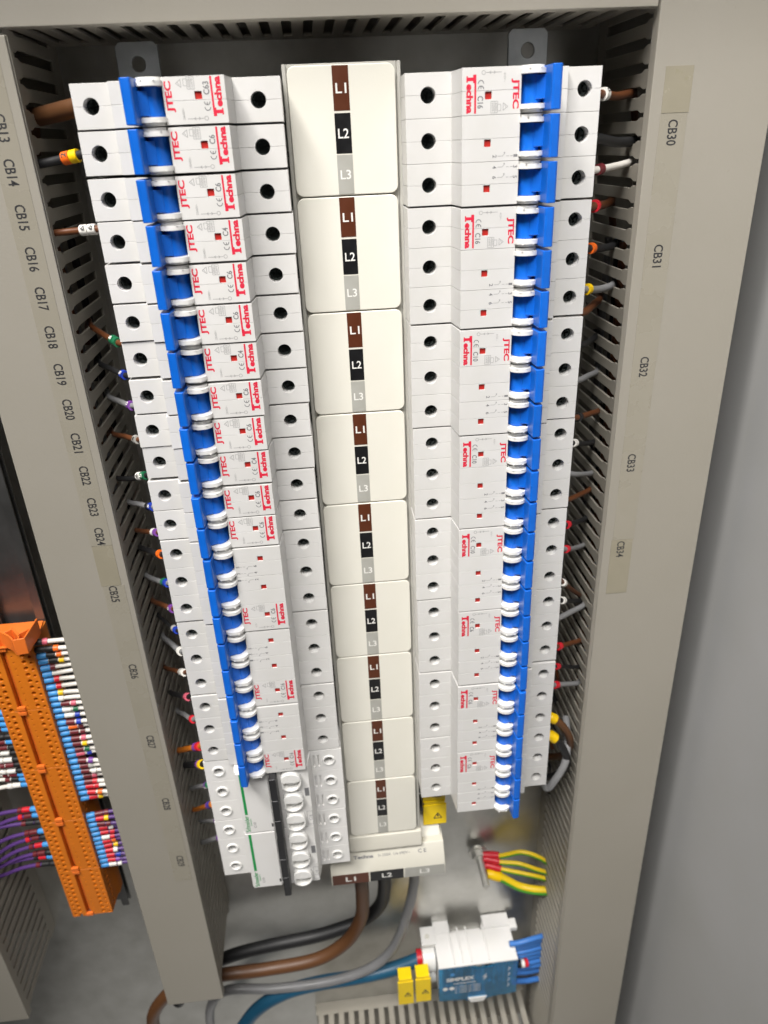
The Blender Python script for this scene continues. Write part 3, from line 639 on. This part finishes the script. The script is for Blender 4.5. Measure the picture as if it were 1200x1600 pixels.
for i, s in enumerate(CYC):
    twire(300.0+4.98*i+random.gauss(0, .35), s, 'w_white', 1, wlab('white', s, f'{ORD[i]} down the terminal row'), 'white wires beside the orange terminals')
for i, s in enumerate(CY2):
    twire(452.0+4.75*i+random.gauss(0, .4), s, 'w_purple', 1, wlab('purple', s, f'{ORD[i]} of the lower bunch'), 'purple wires right of the orange terminals')
for i in range(14):
    s = (random.choice(['ferrule', 'w_black']), random.choice(['s_darkred', 's_white', 'w_black', 's_darkred']), random.choice(['s_darkred', 'w_black', 's_darkred', 's_white']))
    twire(352.0+5*i+random.gauss(0, .6), s, 'w_white', -1, wlab('white', s, f'{ORD[i]} of the far side'), 'white wires left of the orange terminals', length=34, slope=3)
for i in range(9):
    s = (random.choice(['ferrule', 'w_black']), random.choice(['s_red', 's_darkred', 'w_black']), random.choice(['s_red', 'w_black', 's_darkred', 'w_black']))
    twire(440.0+7.3*i+random.uniform(-1.5, 1.5), s, 'w_purple', -1, wlab('purple', s, f'{ORD[i]} into the bare duct'), 'purple wires left of the orange terminals', length=46, slope=random.uniform(6, 22))

# ------------------------------------------------------------------ lower part: main cables, distribution block, earth
cable('main_cable', [(87, 505, 32), (87, 545, 34), (87, 580, 38), (84, 612, 42), (70, 640, 42), (43, 659, 42), (0, 664, 42), (-34, 662.5, 41), (-62, 666, 42), (-86, 680, 42), (-106, 712, 44), (-113, 760, 50)], 5.6, 'w_bigbrown', 'thick brown cable from L1 sweeping under the duct end', 'cable')
cable('main_cable', [(106, 505, 36), (106, 560, 44), (106, 590, 52), (102, 622, 60), (87, 645, 64), (62, 652, 62), (38, 655, 60), (0, 660, 60), (-35, 668, 60), (-70, 690, 62), (-90, 730, 64)], 5.6, 'w_black', 'thick black cable from L2 bending away behind the brown cable', 'cable')
cable('main_cable', [(130, 505, 38), (131, 560, 46), (131, 590, 52), (125, 635, 58), (112, 682, 60), (90, 708, 60), (53, 721, 60), (0, 722, 60), (-43, 716, 60), (-62, 742, 62), (-70, 800, 70)], 4.3, 'w_grey', 'thick grey cable from L3 curving down past the distribution block', 'cable')
cable('main_cable', [(152, 711, 66), (138, 712, 65), (110, 721, 64), (75, 725, 63), (41, 727, 63), (8, 735, 63), (-22, 756, 62), (-48, 800, 62)], 6.4, 'w_teal', 'thick dark blue cable entering the white block from the side', 'cable')
# sheath rings
for p, m_ in (((87, 530, 33.3), 'phase_brown'), ((106, 530, 39), 'black_pl')):
    pass
o = empty('distribution_block', (186, 720, 88), 'white distribution block with clear blue front cover above the bottom duct', 'distribution block')
mb = MB(); mb.prism([(-35, -23), (-31, -25), (0, -25), (0, 25), (-35, 25), (-46, 20), (-46, -19)][:0] or rrect(-35, 36, -25, 24, 2), 'z', -34, -13)
mb.box(-35, -20, -25, 24, -13.2, 0); mb.box(12, 36, -25, 24, -13.2, 0); mb.box(-20, 12, -8, 24, -13.2, 0)
mb.build('base', 'shell2', o, bevel=.6)
mb = MB(); mb.prism(rrect(-36, 37, -26.5, -24.6, .7), 'z', -46, -14); 
mb.prism([(-36, -27), (-20, -27), (-20, -24.6), (-36, -24.6)], 'z', -14, -6); mb.prism([(12, -28), (37, -28), (37, -24.6), (12, -24.6)], 'z', -14, -1)
for x in (-22, -14, -6, 10): mb.box(x, x+1.6, -28.0, -26.4, -44, -10)
mb.build('top_shell', 'shell2', o, bevel=.5)
mb = MB(); mb.prism([(-36, -24.5), (-10, -24.5), (0, -20.5), (10, -20.5), (20, -24.5), (37, -24.5), (37, 23), (14, 25), (8, 28), (-6, 28), (-12, 25), (-36, 23)], 'z', -46.2, -44.6)
q = mb.build('front_cover', 'clear_blue', o, bevel=.8)
for x in (-28, -18, -8, 2, 12, 22, 31):
    MB().box(x-2.6, x+2.6, -17, 19, -42.5, -34.02).build('terminal_bar', 'phase_grey' if x % 4 else 'black_pl', o, bevel=.4)
    MB().cyl((x, 4), 'z', 1.9, -43.2, -42.4, 14).build('clamp_screw', 'zinc', o)
MB().prism([(-9, 22), (9, 22), (6, 29), (-6, 29)], 'z', -47, -34.1).build('latch', 'guard', o, bevel=.5)
l = MB(); l.text('SIMPLEX', (-16, -8, -46.3), 26, 5.0, (1, 0, 0), (0, -1, 0), .04); l.text('DISTRIBUTION', (-12, -1.5, -46.3), 20, 2, (1, 0, 0), (0, -1, 0), .02)
for y in (3, 6, 9, 12): l.text('In 160A Ui 690V', (-9, y, -46.3), 24, 1.5, (1, 0, 0), (0, -1, 0), .01)
l.cyl((-30, 5), 'z', 2.4, -46.32, -46.28, 14); l.cyl((-24, 5), 'z', 2.4, -46.32, -46.28, 14)
l.strip([(8, -11), (5, -7), (8.5, -7.5), (5.5, -3)], .9, -46.3)
for y in (-14, -6, 2, 10): l.strip([(28, y+2), (30, y-1.5), (28, y-2.5)], .6, -46.3)
l.build('printed_lettering', 'white_ink', q)
MB().cyl((-23.5, -15.5), 'z', 2.2, -46.36, -46.3, 16).build('round_sticker', 'ferrule', q)
mb = MB(); mb.cyl((-8, -22), 'x', 13, -48, -36, 28); mb.build('cable_gland', 'guard', o, bevel=1.2, segs=3)
mb = MB(); mb.cyl((12, -24), 'x', 9, -46, -36, 24); mb.build('blind_plug', 'guard', o, bevel=1.2, segs=3)
MB().cyl((-8, -22), 'x', 7.4, -53, -47.5, 24).build('cable_collar', 's_red', o)
mb = MB(); mb.box(-48, -34, -28, -24, -24, -6); mb.build('mounting_ear', 'shell2', o, bevel=.8)
MB().box(34, 44, -26, -21, -16, -6).build('mounting_ear', 'shell2', o, bevel=.8)
MB().cyl((-42, -16), 'y', 2.2, -29, -28.02, 16).build('fixing_screw', 'zinc', o)
for i in range(12):
    y = 690+5.1*i+random.uniform(-.4, .4); z = 55+random.uniform(-2, 4)
    cable('outgoing_wire', [(218, y, z), (226, y+.5, z), (238, y+1+.4*(i-4), z+1), (256, y+4+.7*(i-4), z+5)], 2.6, 'w_blue', f'bright blue wire, {ORD[i]} from the top, leaving the distribution block', 'wire', 'blue wires of the distribution block', 10, 3)
for x, m_, lb in ((229.5, 's_white', 'white'), (234, 's_red', 'red')):
    pass
o = MB().tube([(-1.5, 0, 0), (-.5, 0, 0), (.5, 0, 0), (1.5, 0, 0)], 3.6, 14, 0).build('marker_ring', 's_white', None, (230.5, 716, 51))
tag(o, 'white marker ring on a blue wire of the distribution block', 'marker'); MB().tube([(1.7, 0.2, 0.4), (2.5, 0.3, .5), (3.5, 0.4, .6), (4.7, 0.5, .7)], 3.7, 14, 0).build('red_band', 's_red', o); MB().tube([(-4.8, -.1, -.2), (-3.5, 0, 0), (-2.5, 0, 0), (-1.7, 0, 0)], 3.5, 14, 0).build('black_band', 'w_black', o)
# earth stud and earth wires
o = empty('earth_stud', (193, 599, 88), 'threaded steel earth stud with nut standing on the bare plate', 'stud')
mb = MB(); mb.cyl((0, 0), 'z', 3.0, -40, 0, 18); mb.build('threaded_rod', 'zinc', o, bevel=.5)
mb = MB(); mb.cyl((0, 0), 'z', 6.2, -12, -6, 6); mb.build('nut', 'zinc', o, bevel=.6)
mb = MB(); mb.cyl((0, 0), 'z', 8.5, -5.8, -4.2, 28); mb.build('washer', 'zinc', o)
EW = [('thin green and yellow earth wire with red lug, topmost of four', [(200, 597, 78), (212, 595, 74), (228, 588, 70), (242, 591, 66), (254, 601, 64)], 1.9, 's_red'),
      ('thin green and yellow earth wire with red lug, second of four', [(200, 600, 76), (212, 601, 72), (226, 600, 68), (240, 604, 64), (254, 610, 62)], 1.9, 's_red'),
      ('thin green and yellow earth wire with red lug, third of four', [(201, 606, 74), (213, 608, 70), (228, 610, 66), (240, 612, 63), (254, 617, 61)], 1.9, 's_red'),
      ('thick green and yellow earth wire with yellow lug, lowest of four', [(202, 612, 70), (212, 616, 68), (226, 624, 64), (240, 626, 60), (255, 627, 58)], 3.4, 's_yellow')]
for lab, pts, r, lug in EW:
    b = Vector(pts[0]); o = MB().tube([Vector(p)-b for p in pts], r, 12, 4).build('earth_wire', 'w_yellow', None, b); tag(o, lab, 'wire', 'earth wires on the stud')
    pp = [Vector(p)-b for p in pts]
    MB().tube([p+Vector((0, r*.42, -r*.42)) for p in pp], r*.8, 10, 4).build('green_stripe', 'w_green', o)
    MB().tube([pp[0]-Vector((4, .5, 0)), pp[0], pp[0]*.6+pp[1]*.4, pp[0]*.15+pp[1]*.85], [r+.6, r+1.3, r+1.5, r+1.1], 12, 0).build('crimp_lug', lug, o)
# yellow warning tags
def wtag(loc, lab, w=15, h=20, ang=0):
    o = empty('warning_tag', loc, lab, 'warning tag', 'yellow warning tags')
    MB().box(0, w, 0, h, 0, 1.6).build('plate', 'yellow', o, bevel=.4)
    MB().box(1, w-1, -3, 2, .6, 12).build('clip', 'yellow', o, bevel=.4)
    m = MB(); cx, cy = w*.62, h*.55; s = 3.4
    m.strip([(cx-s*.9, cy+s*.8), (cx, cy-s*.8), (cx+s*.9, cy+s*.8), (cx-s*.9, cy+s*.8)], .8, -.05); m.strip([(cx+.2, cy-1.4), (cx-.4, cy), (cx+.5, cy), (cx-.1, cy+1.6)], .75, -.06)
    m.build('warning_symbol', 'black_ink', o)
    return o
wtag((137.0, 449, 26), 'yellow warning tag beside the lowest busbar cover, upper of two', 17, 17)
wtag((137.0, 468, 24.5), 'yellow warning tag beside the lowest busbar cover, lower of two', 17.5, 20)
wtag((112.5, 704, 40), 'yellow warning tag under the dark blue cable, further from the block', 14, 33)
wtag((128.5, 703, 40), 'yellow warning tag under the dark blue cable, touching the white block', 14, 33)

# ------------------------------------------------------------------ camera
cam = bpy.data.cameras.new('camera'); co = bpy.data.objects.new('camera', cam); COL.objects.link(co)
R0 = Vector((0.994348122850712, 0.03974325322270706, -0.09844940023452971)); R1 = Vector((-0.07944115956089895, 0.8936954563766701, -0.4415852504548421)); R2 = Vector((0.07043374724436167, 0.44691039938104105, 0.8918016495690875))
tb = lambda v: Vector((v.x, v.z, -v.y))
rx, ry, rz = tb(R0), -tb(R1), -tb(R2)
m3 = Matrix((rx, ry, rz)).transposed()
co.matrix_world = Matrix.Translation(W((86.903, 26.821, -365.272))) @ m3.to_4x4()
cam.sensor_fit = 'VERTICAL'; cam.sensor_height = 36; cam.lens = 36*1156/1600; cam.clip_start = .01; cam.clip_end = 50
cam.dof.use_dof = True; cam.dof.focus_distance = .375; cam.dof.aperture_fstop = 10
sc.camera = co

# ------------------------------------------------------------------ light
w = bpy.data.worlds.new('World'); sc.world = w; w.use_nodes = True
nt = w.node_tree; bg = nt.nodes['Background']
tc = nt.nodes.new('ShaderNodeTexCoord'); sx = nt.nodes.new('ShaderNodeVectorMath'); sx.operation = 'DOT_PRODUCT'; sx.inputs[1].default_value = (-.42, 0, .90); rp = nt.nodes.new('ShaderNodeValToRGB')
mr = nt.nodes.new('ShaderNodeMapRange'); mr.inputs['From Min'].default_value = -1; mr.inputs['From Max'].default_value = 1
nt.links.new(tc.outputs['Generated'], sx.inputs[0]); nt.links.new(sx.outputs['Value'], mr.inputs['Value']); nt.links.new(mr.outputs['Result'], rp.inputs['Fac'])
rp.color_ramp.elements[0].color = (1.0, .97, .92, 1); rp.color_ramp.elements[0].position = .09
rp.color_ramp.elements[1].color = (.045, .043, .04, 1); rp.color_ramp.elements[1].position = .27
nt.links.new(rp.outputs['Color'], bg.inputs['Color']); bg.inputs['Strength'].default_value = .76
def area(name, loc, target, size, power, col, size_y=None):
    l = bpy.data.lights.new(name, 'AREA'); l.energy = power; l.color = col; l.size = size
    if size_y: l.shape = 'RECTANGLE'; l.size_y = size_y
    o = bpy.data.objects.new(name, l); COL.objects.link(o); o.location = W(loc)
    d = W(target)-W(loc); o.rotation_euler = d.to_track_quat('-Z', 'Y').to_euler(); return o
area('ceiling_lamp', (-620, -1500, -650), (100, 250, 0), .28, 35, (1, .962, .912))
L2 = area('ceiling_lamp', (-60, -1150, -950), (275, 240, 0), 1.0, 8.2, (1, .975, .945), .5); L2.data.spread = rad(66)
sc.view_settings.view_transform = 'Standard'; sc.view_settings.look = 'None'; sc.view_settings.exposure = -.13; sc.view_settings.gamma = 1
sc.view_settings.use_curve_mapping = False
sc.render.engine = 'CYCLES'; sc.cycles.use_denoising = True; sc.cycles.max_bounces = 8
